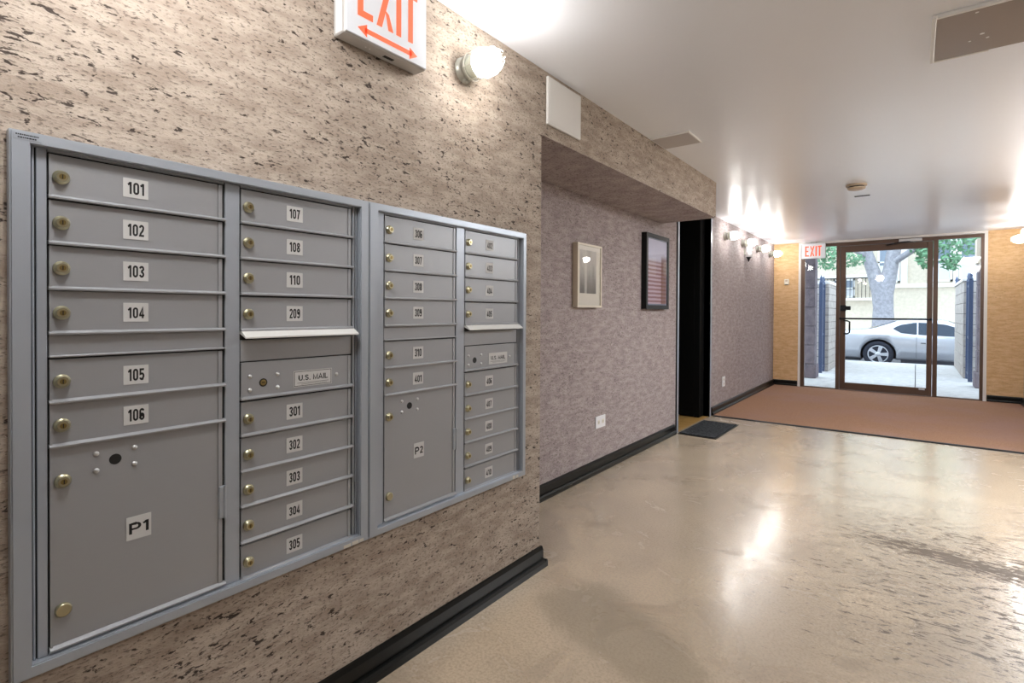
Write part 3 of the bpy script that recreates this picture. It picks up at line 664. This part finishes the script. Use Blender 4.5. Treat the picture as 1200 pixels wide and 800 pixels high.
def pier(x0, x1, y0, y1, zt, label):
    org = ((x0+x1)/2, (y0+y1)/2, 0); r = thing('stone_pilaster', label, 'pilaster', org, 'stone pilasters by the entrance')
    MB().box(x0+.012, x1-.012, y0+.012, y1-.012, -.004, zt).build('mortar_core', M['mortar'], r, org)
    MB().box(x0-.03, x1+.03, y0-.03, y1+.03, -.003, .25, .012).build('base_block', M['pier'], r, org)
    z = .258
    while z < zt-.05:
        MB().box(x0, x1, y0, y1, z, min(z+.345, zt-.002), .008).build('stone_block', M['pier'], r, org); z += .353
    MB().box(x0-.02, x1+.02, y0-.02, y1+.02, zt-.0, 2.419, .006).build('cap_block', M['bldg'], r, org)
pier(-2.1, -1.483, 11.12, 11.42, 2.26, 'mauve stone pilaster outside the left sidelight')
pier(.79, 1.5, 11.35, 11.65, 2.02, 'mauve stone pilaster outside the right sidelight')
def garden_wall(x0, x1, y0, y1, zt, label, ch):
    org = ((x0+x1)/2, (y0+y1)/2, 0); r = thing('brick_wall', label, 'wall', org, 'low brick walls flanking the path')
    MB().box(x0+.015, x1-.015, y0+.015, y1-.015, -.004, zt-.05).build('mortar_core', M['mortar'], r, org)
    z = .0; i = 0; meshes = {}
    while z < zt-.08:
        y = y0-(ch*1.6 if i % 2 else 0); L_ = ch*3.2
        while y < y1-.02:
            a_, b_ = max(y, y0), min(y+L_, y1)
            if b_-a_ > .03:
                j = random.uniform(0, .005); MB().box(x0+j, x1-j, a_+.005, b_-.005, z+.005, z+ch-.004).build('brick', M['tanbrick'], r, org)
            y += L_
        z += ch; i += 1
    MB().box(x0-.02, x1+.02, y0-.02, y1+.02, zt-.06, zt, .008).build('coping', M['ledge'], r, org)
garden_wall(-1.72, -1.43, 12.62, 15.6, 1.86, 'pale tan brick wall running to the street on the left of the path', .145)
garden_wall(.70, .98, 12.92, 15.7, 1.87, 'pale tan brick wall running to the street on the right of the path', .2)
def gate(x, y0, y1, zt, label):
    org = (x, (y0+y1)/2, 0); r = thing('iron_gate', label, 'gate', org, 'open iron gates')
    n = 7
    for k in range(n):
        y = y0+(y1-y0)*k/(n-1); big = k in (0, n-1); rr = .03 if big else .014
        b = MB(); b.box(x-rr, x+rr, y-rr, y+rr, .0 if big else .06, zt if big else zt-.03)
        z = zt if big else zt-.03
        b.lathe((x, y, z), (0,0,1), [(0, .018), (.01, .032), (.03, .03), (.05, .014), (.075, .026), (.11, .02), (.165, .002)], 10); b.build('bar', M['iron'], r, org)
    for z in (.1, .75, zt-.12): MB().box(x-.018, x+.018, y0, y1, z, z+.04).build('rail', M['iron'], r, org)
gate(.765, 12.30, 12.86, 1.80, 'dark blue iron gate folded open on the right of the path')
gate(-1.52, 12.18, 12.56, 1.80, 'dark blue iron gate folded open on the left of the path')
fp = MB(); fp.box(.735-.02, .735+.02, 15.80-.02, 15.80+.02, 0, 1.86); fp.lathe((.735, 15.8, 1.86), (0,0,1), [(0, .02), (.02, .04), (.05, .03), (.07, .016), (.1, .034), (.14, .026), (.2, .002)], 10)
tag(fp.build('iron_post', M['iron'], None), 'dark iron post with a spear top at the street end of the right wall', 'post')

# --- parked car
car = thing('parked_car', 'silver coupe parked at the curb across the path', 'car', (.7, 17.5, -.19)); o = (.7, 17.5, -.19)
M['carpaint'] = mat('silver car paint', (186, 188, 194), .25, .4, coat=.6); M['carglass'] = mat('dark car glass', (36, 48, 62), .12, spec=.3); M['tyre'] = mat('tyre rubber', (34, 38, 50), .8); M['rim'] = mat('alloy wheel', (206, 208, 214), .3, .5)
M['lamp_red'] = mat('tail lamp', (150, 26, 22), .2); M['head'] = mat('head lamp', (210, 214, 218), .15); M['trimdark'] = mat('dark sill', (40, 44, 54), .6)
YN, YM, YF = 16.58, 17.5, 18.42
#        x     zlow  zbelt ztop  wtop(fraction of half width kept at the roof)
ST = [(-1.86, .16, .50, .56, .80), (-1.80, .06, .64, .70, .86), (-1.55, .03, .68, .745, .86), (-1.05, .02, .70, .775, .84), (-.82, .02, .70, .84, .74), (-.40, .02, .70, 1.00, .66), (-.05, .02, .66, 1.06, .64), (.25, .02, .645, 1.062, .64),
      (.60, .02, .635, 1.02, .65), (.90, .02, .63, .90, .70), (1.25, .02, .63, .75, .80), (1.7, .02, .62, .71, .86), (2.4, .03, .58, .64, .85), (2.75, .06, .50, .54, .82), (2.86, .14, .40, .44, .76)]
def sect(x, zl, zb_, zt_, f_):
    hw = .92-(.10 if x < -1.7 else 0)-(.14 if x > 2.6 else 0)
    pts = [(hw-.06, zl), (hw-.01, zl+.06), (hw, zl+(zb_-zl)*.5), (hw-.015, zb_-.05), (hw-.035, zb_), (hw*f_+.015, zt_-.035), (hw*f_-.06, zt_), (0, zt_+.025)]
    full = [(-a_, b_) for a_, b_ in pts]+[(a_, b_) for a_, b_ in reversed(pts[:-1])]
    return [(x, YM+a_, b_) for a_, b_ in full]
def car_loft():
    b = MB(); S = []
    # densify stations
    for i in range(len(ST)-1):
        for k in range(3):
            t_ = k/3; S.append(tuple(p+(q-p)*t_ for p, q in zip(ST[i], ST[i+1])))
    S.append(ST[-1]); R_ = [sect(*q) for q in S]; n = len(R_[0]); vs = [p for r_ in R_ for p in r_]; fs = []
    for i in range(len(R_)-1):
        for k in range(n): fs.append((i*n+k, i*n+(k+1)%n, (i+1)*n+(k+1)%n, (i+1)*n+k))
    b.add(vs, fs, True); b.add(R_[0], [tuple(range(n))]); b.add(R_[-1], [tuple(reversed(range(n)))])
    return b
me = car_loft().mesh('body', M['carpaint'], o)
bm = bmesh.new(); bm.from_mesh(me); bmesh.ops.remove_doubles(bm, verts=bm.verts[:], dist=1e-5); bmesh.ops.recalc_face_normals(bm, faces=bm.faces[:]); bm.to_mesh(me); bm.free()
body = bpy.data.objects.new('body', me); C.objects.link(body)
WX = (-.775, 2.02); WZ = .145; WR = .335
cutb = MB()
for x in WX:
    for (ya, d_) in ((YN-.1, 1), (YF+.1, -1)): cutb.lathe((x, ya, WZ), (0, d_, 0), [(0, .385), (.42, .385)], 36, False)
cut = cutb.build('cut', M['trimdark'], None, o)
for o_ in (body,): o_.location = o
bo = body.modifiers.new('b', 'BOOLEAN'); bo.object = cut; bo.operation = 'DIFFERENCE'; bo.solver = 'EXACT'
try: bo.material_mode = 'TRANSFER'
except Exception: pass
dg = bpy.context.evaluated_depsgraph_get(); nm = bpy.data.meshes.new_from_object(body.evaluated_get(dg)); body.modifiers.clear(); body.data = nm; nm.name = 'body'
bpy.data.objects.remove(cut); body.parent = car; body.location = (0, 0, 0)
wh = MB(); wh.lathe((0, .0, 0), (0, -1, 0), [(-.2, .25), (-.2, .32), (-.18, WR), (-.02, WR), (0, .32), (.004, .235), (-.01, .225)], 36); TY = wh.mesh('tyre', M['tyre'])
wh = MB(); wh.lathe((0, .012, 0), (0, -1, 0), [(0, .226), (.012, .226), (.014, .205), (-.02, .20), (-.02, .05)], 36)
wh.lathe((0, .0, 0), (0, -1, 0), [(-.02, .06), (.006, .055), (.012, .03)], 16)
for k in range(5):
    an = 2*math.pi*k/5+.3; c_, s_ = math.cos(an), math.sin(an); q = [(-.032, .04), (.032, .04), (.045, .215), (-.045, .215)]
    P4 = [(a_*c_+b_*s_, -a_*s_+b_*c_) for a_, b_ in q]; wh.add([(a_, .012, b_) for a_, b_ in P4]+[(a_, -.006, b_) for a_, b_ in P4], [(0,1,2,3),(7,6,5,4),(0,4,5,1),(1,5,6,2),(2,6,7,3),(3,7,4,0)])
RM = wh.mesh('rim', M['rim'])
for x in WX:
    t_ = inst('tyre', TY, car, (x-o[0], YN+.025-o[1], WZ-o[2])); inst('rim', RM, t_)
    t_ = inst('tyre', TY, car, (x-o[0], YF-.025-o[1], WZ-o[2])); t_.rotation_euler.z = math.pi; inst('rim', RM, t_)
def side_pt(x, t_, off=.012):        # point on the side between belt (t=0) and roof edge (t=1)
    for i in range(len(ST)-1):
        if ST[i][0] <= x <= ST[i+1][0]:
            q = (x-ST[i][0])/(ST[i+1][0]-ST[i][0]); s_ = [a_+(b_-a_)*q for a_, b_ in zip(ST[i], ST[i+1])]; break
    r_ = sect(*s_); a_, b_ = Vector(r_[4]), Vector(r_[5]); p_ = a_+(b_-a_)*t_; return p_+Vector((0, -off, off*.4))
def side_glass(outl, name):
    for far in (0, 1):
        b = MB(); up = [side_pt(x, t1) for x, t0, t1 in outl]; lo_ = [side_pt(x, t0) for x, t0, t1 in outl]; n = len(outl)
        if far:
            for q in (up, lo_):
                for p_ in q: p_.y = 2*YM-p_.y
        b.add(lo_+up, [(i, i+1, n+i+1, n+i) for i in range(n-1)]); b.build(name, M['carglass'], car, o)
side_glass([(-.46, .42, .46), (-.40, .25, .60), (-.30, .06, .74), (-.05, .05, .82), (.02, .05, .84)], 'quarter_window')
side_glass([(.05, .05, .84), (.3, .05, .84), (.6, .05, .82), (.85, .05, .78), (1.05, .05, .55), (1.2, .05, .15)], 'door_window')
def top_glass(xa, xb, name):
    b = MB(); rows = []
    for k in range(5):
        x = xa+(xb-xa)*k/4
        for i in range(len(ST)-1):
            if ST[i][0] <= x <= ST[i+1][0]:
                q = (x-ST[i][0])/(ST[i+1][0]-ST[i][0]); s_ = [a_+(b_-a_)*q for a_, b_ in zip(ST[i], ST[i+1])]; break
        r_ = sect(*s_); m_ = r_[7]; l_ = r_[6]; rows.append([(x, 2*YM-(YM+(l_[1]-YM)*1.0), l_[2]+.006), (x, YM, m_[2]+.006), (x, l_[1], l_[2]+.006)])
    vs = [p_ for r_ in rows for p_ in r_]; b.add(vs, [(i*3+j, i*3+j+1, i*3+j+4, i*3+j+3) for i in range(4) for j in range(2)]); b.build(name, M['carglass'], car, o)
top_glass(-.98, -.42, 'rear_window'); top_glass(.66, 1.22, 'windscreen')
MB().box(-.30, 1.6, YN+.055, YF-.055, -.06, .035).build('sill', M['trimdark'], car, o)
MB().box(-1.78, -1.16, YN+.12, YF-.12, -.04, .05).build('rear_valance', M['trimdark'], car, o)
b = MB(); b.box(.10, .20, YN-.018, YN+.0, .455, .475, .004); b.build('door_handle', M['trimdark'], car, o)
b = MB(); b.box(.012, .018, YN-.001, YN+.012, .08, .62); b.build('door_seam', M['trimdark'], car, o)
b = MB(); b.box(-1.865, -1.78, YN+.12, YN+.5, .50, .60, .01); b.box(-1.865, -1.78, YF-.5, YF-.12, .50, .60, .01); b.build('tail_lamp', M['lamp_red'], car, o)
b = MB(); b.box(2.70, 2.84, YN+.16, YN+.45, .34, .44, .01); b.box(2.70, 2.84, YF-.45, YF-.16, .34, .44, .01); b.build('head_lamp', M['head'], car, o)

# --- street tree
tree = thing('street_tree', 'grey barked leafy tree across the street behind the car', 'tree', (-.96, 24.6, -.05)); o = (-.96, 24.6, -.05)
M['bark'] = stone('grey bark', (168, 166, 170), (140, 138, 142)); M['leaf'] = mat('green leaf', (100, 144, 106), .55)
TB = MB(); K = 1.14
TB.tube([(-1.02, 24.6, -.06), (-1.0, 24.6, .6), (-1.0, 24.6, 1.4), (-1.04, 24.6, 2.2)], .3, 14, radii=[.5, .37, .33, .36])
TB.tube([(-1.08, 24.6, 1.9), (-1.35, 24.6, 2.9), (-1.75, 24.4, 4.2), (-2.2, 24.3, 6)], .2, 10, radii=[.28, .22, .19, .1])
TB.tube([(-.98, 24.6, 1.9), (-.80, 24.6, 2.8), (-.66, 24.7, 3.8), (-.3, 24.8, 6.4)], .2, 10, radii=[.30, .24, .22, .1])
TB.tube([(-.75, 24.6, 3.1), (.6, 23.8, 4.0), (2.0, 23.0, 4.2)], .1, 8, radii=[.13, .08, .03])
TB.tube([(-1.5, 24.5, 3.4), (-2.8, 23.6, 4.2), (-4.0, 22.8, 4.0)], .1, 8, radii=[.12, .07, .03])
TB.build('trunk', M['bark'], tree, o)
def leaves(n, cx, cy, cz, rx, ry, rz, b, sz=.16):
    for _ in range(n):
        while True:
            p_ = Vector((random.uniform(-1,1), random.uniform(-1,1), random.uniform(-1,1)))
            if p_.length < 1: break
        c_ = Vector((cx+p_.x*rx, cy+p_.y*ry, cz+p_.z*rz)); u_ = Vector((random.gauss(0,1), random.gauss(0,1), random.gauss(0,1))).normalized(); v_ = u_.orthogonal().normalized(); s_ = sz*random.uniform(.6, 1.3)
        b.add([c_-u_*s_*.5, c_+v_*s_*.28+u_*s_*.05, c_+u_*s_*.5, c_-v_*s_*.28+u_*s_*.05], [(0,1,2,3)])
LB = MB()
for cl_ in ((900, -1.0, 24.2, 6.0, 4.5, 1.9, 2.0), (420, -2.6, 23.2, 3.4, .75, .7, .55), (330, .35, 23.6, 3.7, .7, .6, .5), (280, .25, 23.2, 3.2, .28, .4, .5), (520, 1.35, 23.0, 3.75, .95, .7, .6), (190, .95, 23.0, 2.95, .35, .4, .3),
            (400, -3.7, 22.8, 3.6, .9, .7, .8), (250, -3.35, 22.6, 2.6, .4, .4, .5), (120, -1.9, 23.8, 3.2, .4, .4, .25), (500, 3.2, 23.4, 4.6, 1.6, 1.2, 1.0)):
    leaves(*cl_, LB)
lv = LB.build('foliage', M['leaf'], tree, o); lv['kind'] = 'stuff'

# --- building across the street
BY = 27.0; bd = thing('apartment_building', 'cream apartment building with white ledges across the street', 'building', (0, BY, -.05)); o = (0, BY, -.05)
MB().box(-16, 16, BY, BY+6, -.05, 9.0).build('facade', M['bldg'], bd, o)
MB().box(-1.3, 14, BY-.10, BY, 2.26, 2.42).build('ledge', M['ledge'], bd, o)
MB().box(-12, -1.45, BY-.28, BY, 1.75, 1.86).build('ledge', M['ledge'], bd, o)
MB().box(-12, -1.45, BY-.06, BY, 2.72, 2.86).build('ledge', M['ledge'], bd, o)
for k in range(28):
    x = -5.2+k*.14; MB().box(x-.01, x+.01, BY-.24, BY-.22, 1.86, 2.70).build('railing_bar', M['darkmetal'], bd, o)
MB().box(-5.3, -1.45, BY-.25, BY-.21, 2.68, 2.72).build('railing_rail', M['darkmetal'], bd, o)
M['pane'] = mat('far window glass', (120, 132, 146), .1); M['blind'] = mat('pale blind', (206, 206, 206), .6)
def far_window(x0, x1, z0, z1):
    f_ = MB(); q = .07
    for a_ in ((x0, x0+q, z0, z1), (x1-q, x1, z0, z1), (x0, x1, z1-q, z1), (x0, x1, z0, z0+q), (x0, x1, (z0+z1)/2-.03, (z0+z1)/2+.03)): f_.box(a_[0], a_[1], BY-.05, BY-.002, a_[2], a_[3])
    w_ = f_.build('window_frame', M['white'], bd, o)
    MB().box(x0+q, x1-q, BY-.018, BY-.004, z0+q, z1-q).build('pane', M['pane'], w_, o)
    MB().box(x0+q, x1-q, BY-.024, BY-.018, z0+q, z0+(z1-z0)*.42).build('blind', M['blind'], w_, o)
for x0, x1 in ((-1.30, -.55), (.35, 1.12), (1.32, 2.1), (3.2, 4.0)): far_window(x0, x1, 2.48, 4.2)
for x0 in (-2.9, -4.3): far_window(x0, x0+.8, 1.88, 2.68)
for x0, x1 in ((-.52, -.30), (1.14, 1.30)): MB().box(x0, x1, BY-.08, BY, 2.42, 4.4).build('white_pilaster', M['ledge'], bd, o)
